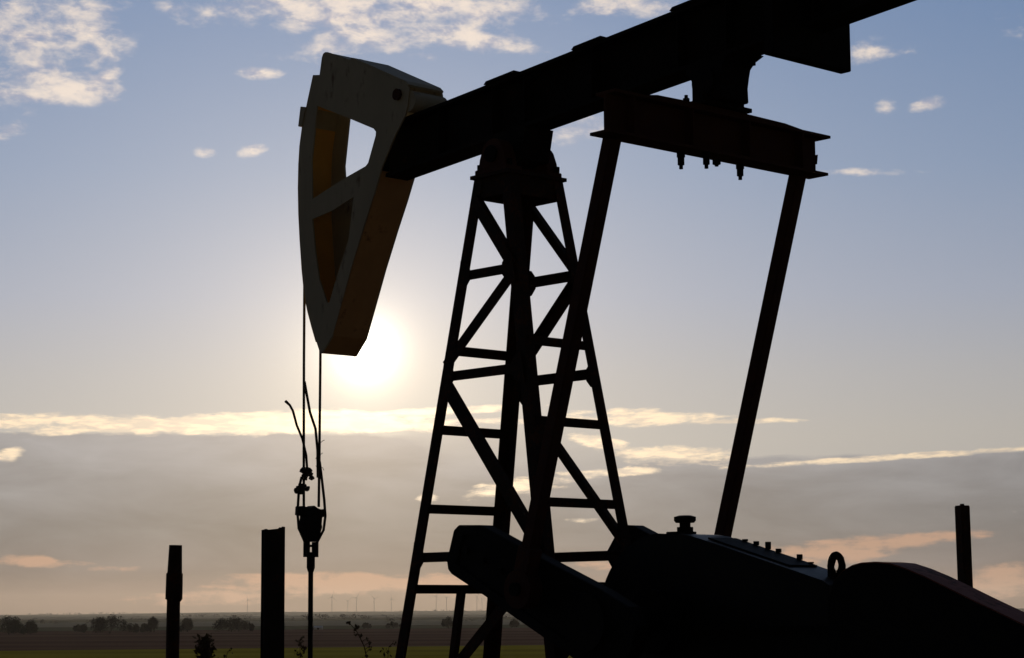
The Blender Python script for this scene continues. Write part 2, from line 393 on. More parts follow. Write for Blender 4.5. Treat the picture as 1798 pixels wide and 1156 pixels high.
for fc in ('near', 'far'):
    for z in (4.485, 3.652, 2.16): strut(face_pt(fc, -1, z), face_pt(fc, 1, z), NRM[fc], 'horizontal_strut', 1.08)
    for (e0, z0, e1, z1) in ((-1, 5.12, 1, 4.50), (1, 4.44, -1, 3.74), (-1, 3.60, 1, 2.20), (1, 2.10, -1, .50)):
        k = .016 if fc == 'near' else -.016
        p0 = face_pt(fc, e0, z0, .05); p1 = face_pt(fc, e1, z1, .05); p0.y -= k; p1.y -= k
        strut(p0, p1, NRM[fc], 'diagonal_brace', 1.35)
    s = -1 if fc == 'near' else 1
    for z in (4.485, 3.652, 2.16):
        for e in (-1, 1):
            hx, hy = half(z); y = s*(hy+.002)
            x1 = e*(hx-.17); xa = e*(half(z-.13)[0]-.034); xb = e*(half(z+.13)[0]-.034)
            MB().plate([[(xa, z-.13), (x1+e*.05, z-.10), (x1, z-.045), (x1, z+.05), (x1+e*.05, z+.11), (xb, z+.13)]], y+s*.013, y+s*.021).build('gusset_plate', M['tower'], post)
for fc in ('front', 'rear'):
    for z in (3.877, 3.219, 2.566, 1.903, 1.25, .62): strut(face_pt(fc, -1, z), face_pt(fc, 1, z), NRM[fc], 'horizontal_strut')
# upright hung below the front strut
p = Vector((-half(1.9)[0]-.004, +.10, 1.90)); q_ = Vector((-half(.35)[0]-.004, +.10, .33))
MB().sweep([(-.05, 0), (.05, 0), (.05, .01), (-.05, .01)], p, q_, (0, 1, 0), (1, 0, 0)).sweep([(-.05, 0.011), (-.038, 0.011), (-.038, .06), (-.05, .06)], p, q_, (0, 1, 0), (1, 0, 0)).build('upright', M['tower'], post)

# --- saddle bearing on the tower
sd = MB()
sd.box(-.20, .20, -.315, -.14, ZT+.031, ZT+.075).box(-.20, .20, .14, .315, ZT+.031, ZT+.075)
saddle = sd.build('saddle_bearing', M['redox'], pj, bevel=.006)
for s in (-1, 1):
    pts = [(-.17, ZT+.076), (.17, ZT+.076), (.155, ZT+.16)]+[(.135*math.cos(a), ZT+.185+.135*math.sin(a)) for a in [R(k) for k in range(15, 166, 15)]]+[(-.155, ZT+.16)]
    MB().plate([pts], s*.17, s*.30).build('bearing_housing', M['redox'], saddle, bevel=.012)
    for x in (-.185, .185): MB().cyl((x, s*.27, ZT+.076), (x, s*.27, ZT+.125), .022, n=6).build('bolt', M['beam'], saddle)
MB().cyl((0, -.325, ZT+.19), (0, .325, ZT+.19), .07, n=24).build('pivot_shaft', M['beam'], saddle, smooth=True)
def ztop(x): return 6.165+.085*x
def zbot(x): return 5.683+.079*x
MB().plate([[(-.24, zbot(-.24)-.002), (-.20, ZT+.14), (.20, ZT+.14), (.26, zbot(.26)-.002)]], -.16, .16).build('saddle_block', M['beam'], saddle)

# --- walking beam
XB0, XB1 = -1.70, 4.75; HW = .13
wb = MB()
wb.plate([[(XB0, ztop(XB0)-.03), (XB1, ztop(XB1)-.03), (XB1, ztop(XB1)), (XB0, ztop(XB0))]], -HW, HW)
wb.plate([[(XB0, zbot(XB0)), (XB1, zbot(XB1)), (XB1, zbot(XB1)+.03), (XB0, zbot(XB0)+.03)]], -HW, HW)
wb.plate([[(XB0, zbot(XB0)+.031), (XB1, zbot(XB1)+.031), (XB1, ztop(XB1)-.031), (XB0, ztop(XB0)-.031)]], -.011, .011)
beam = wb.build('walking_beam', M['beam'], pj)
MB().plate([[(XB0-.014, zbot(XB0)-.002), (XB0-.002, zbot(XB0)-.002), (XB0-.002, ztop(XB0)-.05), (XB0-.014, ztop(XB0)-.05)]], -.14, .14).build('end_plate', M['beam'], beam)
beam['label'] = 'long black steel walking beam'
for x0, x1 in ((-.27, .14), (.80, 1.17), (1.90, 2.55)):
    MB().plate([[(x0, ztop(x0)+.001), (x0+.03, ztop(x0+.03)+.024), (x1-.03, ztop(x1-.03)+.024), (x1, ztop(x1)+.001)]], -.15, .15).build('cover_plate', M['beam'], beam)
for x in (-.9, -.2, .2, 1.0, 1.95, 2.45, 3.3, 4.0):
    for s in (-1, 1):
        MB().plate([[(x-.006, zbot(x)+.032), (x+.006, zbot(x)+.032), (x+.006, ztop(x)-.032), (x-.006, ztop(x)-.032)]], s*.012, s*.12).build('stiffener', M['beam'], beam)
# transverse slab at the beam tail
tw = MB().box(3.10, 3.20, -.44, .44, 5.695, 6.36)
tail = tw.build('tail_weight', M['beam'], beam, bevel=.006)

# --- horse head
OUT = [(-2.453, 6.795), (-2.435, 6.828), (-2.405, 6.839), (-2.37, 6.833), (-2.324, 6.815), (-2.10, 6.722), (-1.987, 6.680), (-1.25, 6.33), (-1.205, 6.29), (-1.196, 6.25), (-1.211, 6.127), (-1.25, 6.042), (-1.392, 5.882), (-1.566, 5.638), (-1.686, 5.393), (-1.823, 5.14),
       (-1.993, 4.805), (-2.139, 4.486), (-2.275, 4.19), (-2.425, 4.046), (-2.454, 4.046), (-2.515, 4.165), (-2.576, 4.298), (-2.64, 4.45), (-2.691, 4.6), (-2.735, 4.86), (-2.768, 5.14), (-2.790, 5.38), (-2.800, 5.627), (-2.795, 5.85), (-2.78, 6.02), (-2.742, 6.199), (-2.683, 6.372), (-2.581, 6.656), (-2.486, 6.64)]  # lower rear corner cut away in the outline to imitate sun glare
W1 = [(-2.518, 6.354), (-2.067, 6.163), (-1.69, 5.998), (-1.656, 5.965), (-1.66, 5.93), (-1.766, 5.70), (-1.80, 5.675), (-2.089, 5.615), (-2.587, 5.488), (-2.60, 5.85)]
W2 = [(-1.972, 5.42), (-2.288, 5.339), (-2.585, 5.302), (-2.54, 5.004), (-2.477, 4.733), (-2.36, 4.50), (-2.32, 4.50), (-2.249, 4.654), (-2.044, 5.045)]
head = MB().plate([OUT, W1, W2], -.200, -.184).build('horse_head', M['cream'], pj)
head['label'] = 'faded cream horse head with two cut-out windows'
W1F = W1[:5]+[(-1.766, 5.745), (-1.80, 5.725), (-2.089, 5.675), (-2.58, 5.66), (-2.60, 5.85)]
MB().plate([OUT, W1F], .184, .200).build('side_plate', M['cream'], head)
front = [p for p in OUT[21:32]]
MB().strip(front, -.194, .194, .016).build('front_plate', M['ochre'], head, smooth=True)
MB().strip([(-2.742, 6.199), (-2.683, 6.372), (-2.581, 6.656)], -.194, .194, .014).build('upper_front_plate', M['ochre'], head)
MB().strip([(-2.37, 6.829), (-2.10, 6.718), (-2.03, 6.692)], -.194, .194, -.012).strip([(-2.02, 6.690), (-1.987, 6.682), (-1.25, 6.332), (-1.212, 6.295)], -.203, .203, .022).build('top_plate', M['cream'], head)
MB().strip([(-1.59, 5.60), (-1.686, 5.393), (-1.823, 5.14), (-1.993, 4.805), (-2.139, 4.486), (-2.275, 4.19), (-2.425, 4.047)][::-1], -.194, .194, .012).build('rear_plate', M['ochre_brown'], head)
MB().box(-2.452, -2.43, -.183, .183, 4.048, 4.066).build('bottom_plate', M['cream'], head)
MB().plate([[(-2.80, 6.205), (-2.765, 6.39), (-2.68, 6.37), (-2.74, 6.20)]], -.21, .21).build('cable_anchor', M['cream'], head, bevel=.004)
MB().cyl((-1.215, -.19, 6.165), (-1.215, .19, 6.165), .095, n=28).build('hinge_tube', M['cream'], head, smooth=True)
MB().cyl((-1.345, -.225, 6.245), (-1.345, -.2005, 6.245), .052, n=20).build('hinge_pin', M['redox'], head, smooth=True)

# --- equalizer beam and its bearing
EX = 2.2; eq = MB()
eq.box(EX-.10, EX+.10, -1.225, 1.245, 5.150, 5.172).box(EX-.10, EX+.10, -1.16, 1.285, 5.458, 5.480).box(EX-.010, EX+.010, -1.17, 1.20, 5.173, 5.457)
equal = eq.build('equalizer_beam', M['redox'], pj)
equal['label'] = 'rusty crosswise equalizer beam of wide-flange section'
for y in (-.95, -.32, .32, .95):
    for s in (-1, 1): MB().box(min(EX+s*.009, EX+s*.095), max(EX+s*.009, EX+s*.095), y-.006, y+.006, 5.174, 5.456).build('stiffener', M['redox'], equal)
MB().plate([[(-.85, 5.481), (-.70, 5.505), (-.3, 5.512), (.3, 5.512), (.75, 5.505), (1.0, 5.481)]], -.085, .085).build('top_cover', M['redox'], equal)
tcv = equal.children[-1]; tcv.rotation_euler = (0, 0, R(90)); tcv.location = (EX, 0, 0)
MB().sweep([(-.02, 0), (.02, 0), (.02, .004), (-.02, .004)], (EX, 1.203, 5.25), (EX, 1.215, 5.33), (1, 0, 0), (0, 1, 0)).build('end_clip', M['redox'], equal)
eb = MB()
eb.plate([[(2.13, 5.545), (2.43, 5.545), (2.425, 5.66), (2.44, 5.74), (2.455, 5.80), (2.50, zbot(2.5)-.035), (2.60, zbot(2.6)-.003), (2.06, zbot(2.06)-.003), (2.07, 5.80), (2.13, 5.72)]], -.16, .16)
ebo = eb.build('equalizer_bearing', M['beam'], pj, bevel=.008)
MB().box(2.08, 2.335, -.24, .30, 5.513, 5.544).build('foot_plate', M['beam'], ebo)
for sg in (-1, 1):
    MB().cyl((2.27, sg*.161, 5.69), (2.27, sg*.19, 5.69), .11, n=24).build('bearing_cap', M['beam'], ebo, smooth=True)
    for x in (2.12, 2.30):
        MB().cyl((x, sg*.21, 5.5445), (x, sg*.21, 5.585), .026, n=6).cyl((x, sg*.21, 5.5855), (x, sg*.21, 5.61), .014, n=8).build('nut', M['beam'], ebo)
    for x in (2.08, 2.50):
        MB().box(x-.03, x+.03, sg*.10-.03, sg*.10+.03, zbot(x)-.06, zbot(x)-.012).build('clamp_lug', M['beam'], ebo)
for x, y, h in ((2.13, -.29, .125), (2.27, -.16, .125), (2.13, .11, .05), (2.13, .38, .12)):
    st = MB().cyl((x, y, 5.149), (x, y, 5.149-.035), .032, n=6).cyl((x, y, 5.1139), (x, y, 5.149-h*.75), .026, n=10).cyl((x, y, 5.149-h*.75-.0005), (x, y, 5.149-h), .015, n=10)
    st.build('hanger_stud', M['beam'], equal)

# --- pitman arms
PIN = (1.155, 1.876)
for s in (-1, 1):
    y = s*1.045
    p0 = Vector((2.15, y, 5.148)); p1 = Vector((PIN[0]+.02, y, PIN[1]+.10))
    d = (p1-p0).normalized(); ux = Vector((d.z, 0, -d.x))
    hw = .052
    pit = MB().sweep([(-hw, -.052), (hw, -.052), (hw, .052), (-hw, .052)], p0, p1, ux, (0, 1, 0)).build('pitman_arm', M['pitman'], pj, bevel=.006)
    MB().sweep([(-.075, -.062), (.075, -.062), (.075, .062), (-.075, .062)], p1-d*.22, p1-d*.02, ux, (0, 1, 0)).build('lower_bracket', M['pitman'], pit, bevel=.008)
    MB().cyl((PIN[0], y-.065, PIN[1]), (PIN[0], y+.065, PIN[1]), .145, n=28).build('wrist_bearing', M['pitman'], pit, smooth=True)
    MB().cyl((PIN[0], y-.10, PIN[1]), (PIN[0], y+.10, PIN[1]), .05, n=18).build('wrist_pin', M['beam'], pit, smooth=True)

# --- cranks
CR = [(0.215, 2.043), (0.201, 2.11), (0.285, 2.345), (0.345, 2.384), (0.592, 2.376), (0.691, 2.338), (0.981, 2.222), (1.326, 2.086), (1.896, 1.868), (2.18, 1.74), (2.26, 1.60), (2.20, 1.42), (2.02, 1.27), (1.80, 1.27), (1.519, 1.42), (1.258, 1.540), (0.868, 1.722), (0.655, 1.828), (0.255, 2.007)]
CRI = [(0.31, 2.085), (0.40, 2.305), (0.58, 2.30), (0.66, 2.27), (0.95, 2.155), (1.29, 2.02), (1.75, 1.845), (1.60, 1.475), (1.28, 1.62), (0.90, 1.795), (0.68, 1.895)]
CR_FAR = [(0.165, 2.13), (0.15, 2.21), (0.30, 2.40), (0.36, 2.425), (0.455, 2.42), (0.642, 2.343)]+CR[6:]
CR_NEAR = CR
for s in (-1, 1):
    CR = CR_NEAR if s < 0 else CR_FAR
    cr = MB().plate([CR], min(s*.865, s*.955), max(s*.865, s*.955)).build('crank', M['gear'], pj)
    for a, b in ((.9555, .978), (.84, .8645)):
        MB().plate([CR, CRI], min(s*a, s*b), max(s*a, s*b)).build('crank_rim', M['gear'], cr, bevel=.005)
    MB().cyl((1.77, s*.80, 1.63), (1.77, s*1.02, 1.63), .21, n=32).build('hub', M['gear'], cr, smooth=True)
    for k in range(3):
        x = .42+.2*k; z = 2.19-.085*k
        MB().cyl((x, s*.985 if s > 0 else -.985, z), (x, s*.953, z), .03, n=6).build('bolt', M['gear'], cr)

# --- gear reducer
gc, gr = (1.77, 1.63), .66
GP = [(gc[0]+gr*math.cos(R(a)), gc[1]+gr*math.sin(R(a))) for a in range(84, 181, 6)]
GP = [(3.36, .95), (3.40, 1.88), (3.34, 1.915), (2.86, 2.052), (2.35, 2.195), (2.09, 2.264), (1.98, 2.282)]+GP+[(1.11, .95)]
gbx = MB().plate([GP], -.215, .225).build('gear_reducer', M['reducer'], pj, smooth=True, bevel=.03)
gbx['label'] = 'black rounded gear reducer housing with filler cap and lifting eye'
for s in (-1, 1):
    rim = [(gc[0]+(gr-.005)*math.cos(R(a)), gc[1]+(gr-.005)*math.sin(R(a))) for a in range(84, 271, 6)]
    MB().cyl((1.77, s*.2255 if s > 0 else -.2155, 1.63), (1.77, s*.80, 1.63), .11, n=24).build('crank_shaft', M['gear'], gbx, smooth=True)
    MB().cyl((1.77, s*.2258 if s > 0 else -.2158, 1.63), (1.77, s*.33, 1.63), .24, n=32).build('bearing_cover', M['gear'], gbx, smooth=True)
MB().plate([[(1.108, 1.56), (3.45, 1.56), (3.45, 1.60), (1.108, 1.60)]], -.265, -.2165).build('split_flange', M['gear'], gbx)
MB().plate([[(1.108, 1.56), (3.45, 1.56), (3.45, 1.60), (1.108, 1.60)]], .2265, .275).build('split_flange', M['gear'], gbx)
def gz_top(x): return 2.195-.2805*(x-2.35)
MB().plate([[(2.20, gz_top(2.20)+.001), (2.98, gz_top(2.98)+.001), (2.985, gz_top(2.985)+.014), (2.205, gz_top(2.205)+.014)]], -.14, .17).build('inspection_cover', M['gear'], gbx)
for x, h in ((2.31, .018), (2.42, .03), (2.535, .055), (2.635, .03), (2.835, .04), (2.94, .012)):
    for y in (.15,): MB().cyl((x, y, gz_top(x)+.0145), (x, y, gz_top(x)+.0145+h*(1 if y > 0 else .5)), .022, n=6).build('bolt', M['gear'], gbx)
cp = MB().cyl((1.80, 0, 2.285), (1.80, 0, 2.305), .115, n=24).cyl((1.84, .0, 2.3055), (1.84, 0, 2.34), .062, n=20).cyl((1.84, 0, 2.3405), (1.84, 0, 2.372), .042, n=16)
fc = cp.build('filler_neck', M['gear'], gbx, smooth=True)
MB().cyl((1.84, 0, 2.373), (1.84, 0, 2.388), .07, .082, n=20).cyl((1.84, 0, 2.3885), (1.84, 0, 2.418), .084, n=20).cyl((1.84, 0, 2.4185), (1.84, 0, 2.428), .08, .05, n=20).build('filler_cap', M['gear'], gbx, smooth=True)
eye = []
for k in range(0, 25):
    a = R(-60+300*k/24); eye.append((3.295+.052*math.cos(a)*.95, 0, 2.03+.068*math.sin(a)))
MB().tube(eye, .024, 10).cyl((3.295, 0, 1.90), (3.295, 0, 1.972), .045, n=14).build('lifting_eye', M['gear'], gbx, smooth=True)
MB().tube([(3.225, 0, 1.89), (3.248, 0, 1.95), (3.246, 0, 2.02), (3.27, 0, 2.075), (3.30, 0, 2.09), (3.335, 0, 2.07), (3.35, 0, 2.02), (3.345, 0, 1.95), (3.37, 0, 1.89)], .026, 10).build('lifting_bail', M['gear'], gbx, smooth=True)

# --- belt guard
BG = [(3.70, .72), (3.72, 1.75), (3.775, 1.90), (3.857, 1.967), (3.93, 1.998), (4.003, 2.012), (4.12, 2.016), (4.24, 2.004), (4.37, 1.967), (4.514, 1.915), (4.69, 1.842), (4.864, 1.768), (5.276, 1.600), (5.75, 1.41), (5.95, 1.30), (6.02, 1.15), (5.98, .72)]
bgd = MB().plate([BG], -.62, -.606).build('belt_guard', M['gear'], pj)
bgd['label'] = 'sloping belt guard with rust-red top strip'
MB().plate([BG], -.334, -.32).build('guard_back', M['gear'], bgd)
MB().strip([(x, z-.001) for x, z in BG[::-1]][1:-1], -.6055, -.3345, -.010).build('guard_rim', M['guard'], bgd, smooth=True)

# --- base
bs = MB().box(1.0, 3.62, -.62, .62, .31, .949)
base = bs.build('reducer_pedestal', M['gear'], pj, bevel=.01)
skid = MB()
for s in (-1, 1):
    y = s*.62
    skid.box(-1.9, 6.6, y-.1, y+.1, .012, .03).box(-1.9, 6.6, y-.1, y+.1, .278, .299).box(-1.9, 6.6, y-.008, y+.008, .0305, .2775)
sk = skid.build('skid_frame', M['tower'], pj)
for x in (-1.8, -.6, .6, 3.9, 5.0, 6.5): MB().box(x-.05, x+.05, -.611, .611, .06, .24).build('cross_member', M['tower'], sk)
mo = MB().cyl((5.55, -.25, .78), (5.55, .45, .78), .27, n=32).box(5.30, 5.80, -.15, .40, .30, .52)
mt = mo.build('electric_motor', M['gear'], pj, smooth=True)

# --- wire bridle and carrier bar
WX = -2.838
bri = MB()
for s, xb in ((-1, 0), (1, 0)):
    y = s*.095+.002
    path = [(-2.790, y, 6.19), (-2.812, y, 6.0), (-2.822, y, 5.75), (-2.826, y, 5.55), (WX, y, 4.9), (WX, y, 4.0), (WX, y*.95, 3.2), (WX, y*.9, 2.68)]
    bri.tube(path, .0125, 8)
bridle = bri.build('wire_bridle', M['cable'], pj, smooth=True)
bridle['label'] = 'twin steel wire ropes hanging from the horse head'
MB().tube([(WX, -.085, 3.83), (WX-.0, -.06, 3.72), (WX, -.02, 3.55), (WX, .045, 3.40), (WX, .07, 3.2), (WX, .075, 2.95)], .0125, 8).build('wire_tail', M['cable'], bridle, smooth=True)
MB().tube([(WX, -.30, 3.635), (WX, -.25, 3.60), (WX, -.215, 3.55), (WX, -.17, 3.42), (WX, -.105, 3.30), (WX, -.06, 3.15), (WX, -.048, 3.02), (WX, -.062, 2.92)], [.014]+[.0115]*7, 8).build('wire_tail', M['cable'], bridle, smooth=True)
MB().tube([(WX, .095, 3.10), (WX, .12, 2.95), (WX, .150, 2.75), (WX, .165, 2.60), (WX, .145, 2.47), (WX, .06, 2.34)], .0125, 8).build('wire_loop', M['cable'], bridle, smooth=True)
MB().tube([(WX, -.11, 2.95), (WX, -.14, 2.85), (WX, -.155, 2.62), (WX, -.14, 2.48), (WX, -.06, 2.34)], .0125, 8).build('wire_loop', M['cable'], bridle, smooth=True)
for y, z, tl in ((-.045, 2.98, -.5), (-.105, 2.838, .25)):
    c = math.cos(tl); k = math.sin(tl)
    cl = MB()
    def q2(a, b): return (WX, y+a*c-b*k, z+a*k+b*c)
    cl.cyl(q2(-.085, 0), q2(.085, 0), .011, n=8)
    cl.cyl(q2(-.02, -.045), q2(.005, .05), .030, n=12)
    cl.cyl(q2(-.075, .0), q2(-.045, .0), .030, .026, n=6)
    cl.cyl(q2(.045, -.008), q2(.072, -.008), .026, .022, n=6)
    cl.cyl(q2(-.055, .028), q2(.05, .024), .014, n=8)
    cl.build('rope_clamp', M['cable'], bridle, smooth=True)
for (y, z, y2, z2) in ((.10, 3.27, .15, 3.30), (.09, 3.22, .05, 3.12), (.10, 3.05, .145, 3.02), (.09, 3.15, .13, 3.18), (.08, 3.0, .05, 3.06)):
    MB().tube([(WX, y, z), (WX+.01, (y+y2)/2, (z+z2)/2+.008), (WX, y2, z2)], .003, 5).build('frayed_strand', M['cable'], bridle)
cb = MB().plate([[(-.15, 2.60), (-.145, 2.682), (-.09, 2.676), (-.05, 2.66), (.0, 2.69), (.04, 2.668), (.09, 2.652), (.125, 2.662), (.14, 2.65), (.14, 2.592), (.095, 2.585), (.088, 2.52), (.095, 2.495), (.078, 2.45), (.056, 2.36), (-.056, 2.36), (-.082, 2.45), (-.10, 2.53), (-.092, 2.595)]], -.05, .05)
cb.v = [Vector((WX+v.y, v.x, v.z)) for v in cb.v]
carrier = cb.build('carrier_bar', M['beam'], pj, bevel=.004)

# --- polished rod: a thing of its own, running down into the well
rod_base = pj.matrix_basis @ Vector((WX, 0, 0))
pr = empty('polished_rod', (rod_base.x, rod_base.y, 0), -TH)
tag(pr, 'thin vertical polished rod hanging under the carrier bar', 'rod')
MB().cyl((0, 0, .9), (0, 0, 2.12), .023, n=16).build('rod', M['beam'], pr, smooth=True)
cl = MB().box(-.03, .03, -.065, -.032, 2.22, 2.358).box(-.03, .03, .032, .065, 2.22, 2.358).box(-.03, .03, -.0315, .0315, 2.22, 2.265).box(-.03, .03, -.0315, .0315, 2.312, 2.332)
cl.build('rod_clamp', M['beam'], pr)
MB().cyl((0, 0, 2.12), (0, 0, 2.219), .038, n=16).cyl((0, 0, 2.085), (0, 0, 2.1195), .026, .037, n=16).build('rod_socket', M['beam'], pr, smooth=True)
wh = empty('wellhead', (rod_base.x, rod_base.y, 0), -TH)
tag(wh, 'dark wellhead below the polished rod', 'wellhead')
MB().cyl((0, 0, 0), (0, 0, .62), .11, n=24).cyl((0, 0, .6205), (0, 0, .66), .17, n=24).build('casing', M['postpipe'], wh, smooth=True)
MB().cyl((0, 0, .6605), (0, 0, .88), .06, n=20).cyl((0, 0, .8805), (0, 0, .93), .075, n=20).build('stuffing_box', M['postpipe'], wh, smooth=True)
MB().cyl((.11, 0, .4), (.5, 0, .4), .04, n=14).build('flow_line', M['postpipe'], wh, smooth=True)

# ------------------------------------------------------------------ standing posts
# pipe post with a wider coupling
pp = empty('pipe_post', (-3.085, 19.9, 0)); tag(pp, 'dark round pipe post with a thick collar, leftmost of the posts', 'post')
MB().cyl((0, 0, 0), (.01, 0, 1.87), .062, .060, n=28).build('pipe', M['postpipe'], pp, smooth=True)
MB().cyl((.01, 0, 1.826), (.013, 0, 1.849), .060, .0755, n=28).cyl((.013, 0, 1.842), (.016, 0, 2.075), .077, .075, n=28).cyl((.016, 0, 2.07), (.017, 0, 2.088), .0735, .062, n=28).build('collar', M['postpipe'], pp, smooth=True)
MB().cyl((.017, 0, 2.06), (.022, 0, 2.33), .067, .058, n=28).build('threaded_end', M['postpipe'], pp, smooth=True)
# wide-flange post
ip = empty('beam_post', (-2.255, 20.6, 0), R(14)); tag(ip, 'wide dark steel beam post with uneven top beside the polished rod', 'post')
ib = MB()
for y0, y1 in ((-.1, -.088), (.088, .1)):
    ib.plate([[(-.098, 0), (.098, 0), (.098, 2.515), (.07, 2.518), (.055, 2.50), (-.06, 2.488), (-.08, 2.496), (-.098, 2.492)]], y0, y1)
ib.plate([[(-.005, 0), (.005, 0), (.005, 2.49), (-.005, 2.49)]], -.0875, .0875)
ib.build('flanged_column', M['posti'], ip)
# square post on the right
sp = empty('square_post', (4.165, 20.2, 0), R(28)); tag(sp, 'dark square steel post rising behind the belt guard', 'post')
o = MB().box(-.052, .052, -.052, .052, 0, 2.66).build('column', M['postpipe'], sp, bevel=.008)
MB().cyl((.0, 0, 2.6605), (.0, 0, 2.675), .02, n=10).build('weld_stub', M['postpipe'], sp)
sp.rotation_euler = (0, R(-.6), R(28))

# ------------------------------------------------------------------ vegetation
def bush(x, y, w, h, label, m, trunk=.25, n=None, group='bushes along the far edge of the brown field', seed=0):
    rnd = random.Random(seed); z0 = gz(x, y)
    t = empty('bush', (x, y, z0)); tag(t, label, 'bush', group)
    tr = MB()
    for k in range(5):
        a = rnd.uniform(0, 6.28); q = w*.25*rnd.random()
        tr.tube([(0, 0, -.1), (q*.4*math.cos(a), q*.4*math.sin(a), h*.3), (q*math.cos(a), q*math.sin(a), h*.62)], [.09, .06, .02], 5)
    tr.build('trunk', M['bark'], t)
    lobes = []
    nl = max(4, int(4+w*.9))
    for k in range(nl):
        u = rnd.uniform(-1, 1); hh = h*(1-.55*abs(u)**1.6)*rnd.uniform(.72, 1.0)
        r = min(w*.28, hh*.42)*rnd.uniform(.75, 1.1)
        lobes.append((u*(w*.5-r*.7), rnd.uniform(-.5, .5)*min(w, h)*.5, max(r*.9, hh-r), r, max(r, hh*.5)))
    v = []; f = []
    n = n or int(300*nl)
    for i in range(n):
        lx, ly, lz, r, rz = rnd.choice(lobes)
        d = Vector((rnd.gauss(0, 1), rnd.gauss(0, 1), rnd.gauss(0, 1))).normalized()*(rnd.random()**.45)
        c = Vector((lx+d.x*r, ly+d.y*r, max(.05, lz+d.z*min(rz, r*1.25)))); s = rnd.uniform(.10, .24)
        u = Vector((rnd.gauss(0, 1), rnd.gauss(0, 1), rnd.gauss(0, 1))).normalized(); wv = u.orthogonal().normalized()
        k = len(v); v += [c-u*s, c+wv*s*.6, c+u*s, c-wv*s*.6]; f.append((k, k+1, k+2, k+3))
    me = bpy.data.meshes.new('crown'); me.from_pydata([tuple(q) for q in v], [], f); me.materials.append(m)
    o = bpy.data.objects.new('crown', me); COL.objects.link(o); o.parent = t
    return t
def at(px, dist):         # bearing of a far thing, metres from the camera
    return (px-899)/3835.84*dist
BUSH = [(20, 560, 7.6, 4.3, 'large round dark bush at the left edge of the brown field'),
        (57, 565, 3.9, 3.4, 'small upright bush just right of the leftmost large bush'),
        (196, 570, 12.5, 4.5, 'broad low clump of dark bushes left of the pipe post'),
        (140, 640, 3.0, 1.9, 'low faint bush left of the broad clump'),
        (257, 600, 2.4, 2.4, 'thin small bush nearest the broad clump on its right'),
        (273, 590, 4.0, 3.7, 'rounded bush just left of the pipe post'),
        (331, 600, 4.2, 3.4, 'rounded bush just right of the pipe post'),
        (408, 590, 11.0, 4.0, 'long low bush clump left of the wide beam post'),
        (640, 690, 4.5, 1.8, 'low bush in front of the turbines beyond the dry weed'),
        (785, 690, 3.8, 3.5, 'upright dark bush seen through the left side of the tower'),
        (900, 700, 3.0, 2.6, 'small dark bush between the tower legs'),
        (690, 720, 5.0, 2.0, 'flat bush just left of the left tower leg')]
for i, (px, d, w, h, lb) in enumerate(BUSH):
    bush(at(px, d), d, w*1.2, h*1.2, lb, M['leaf2'] if i % 3 else M['leaf'], seed=i+3)

# far hedges: a mass nobody could count
def hedge_mass():
    rnd = random.Random(5); v = []; f = []
    for (y0, x0, x1, cnt, h) in ((1350, -330, 420, 260, 4.0), (2100, -520, 560, 300, 6.0), (3300, -850, 900, 300, 6.0), (7400, -1900, 1900, 420, 7.0)):
        for c in range(cnt):
            if rnd.random() < .35: continue
            x = rnd.uniform(x0, x1); y = y0*rnd.uniform(.96, 1.04)
            den = mnoise.noise((x*6/y0*3, y0, 0))
            if den < -.05: continue
            zz = FZ if y0 < 2900 else (FZ+2 if y0 < 5000 else FZ-1+.93*(hill_h(x)+1))
            hh = h*rnd.uniform(.4, 1)*(.5+den); ww = hh*rnd.uniform(.8, 2.5)
            for q in range(26):
                p = Vector((x+rnd.gauss(0, .35)*ww, y+rnd.gauss(0, .3)*ww, zz+hh*rnd.random()**.8))
                s = hh*rnd.uniform(.10, .22); u = Vector((rnd.gauss(0, 1), rnd.gauss(0, 1), rnd.gauss(0, 1))).normalized(); wv = u.orthogonal().normalized()
                k = len(v); v += [p-u*s, p+wv*s, p+u*s, p-wv*s]; f.append((k, k+1, k+2, k+3))
    me = bpy.data.meshes.new('far_hedges'); me.from_pydata([tuple(q) for q in v], [], f); me.materials.append(M['leaf'])
    o = bpy.data.objects.new('far_hedges', me); COL.objects.link(o)
    tag(o, 'faint far-off hedges and tree lines across the plain', 'hedge', kind='stuff')
hedge_mass()

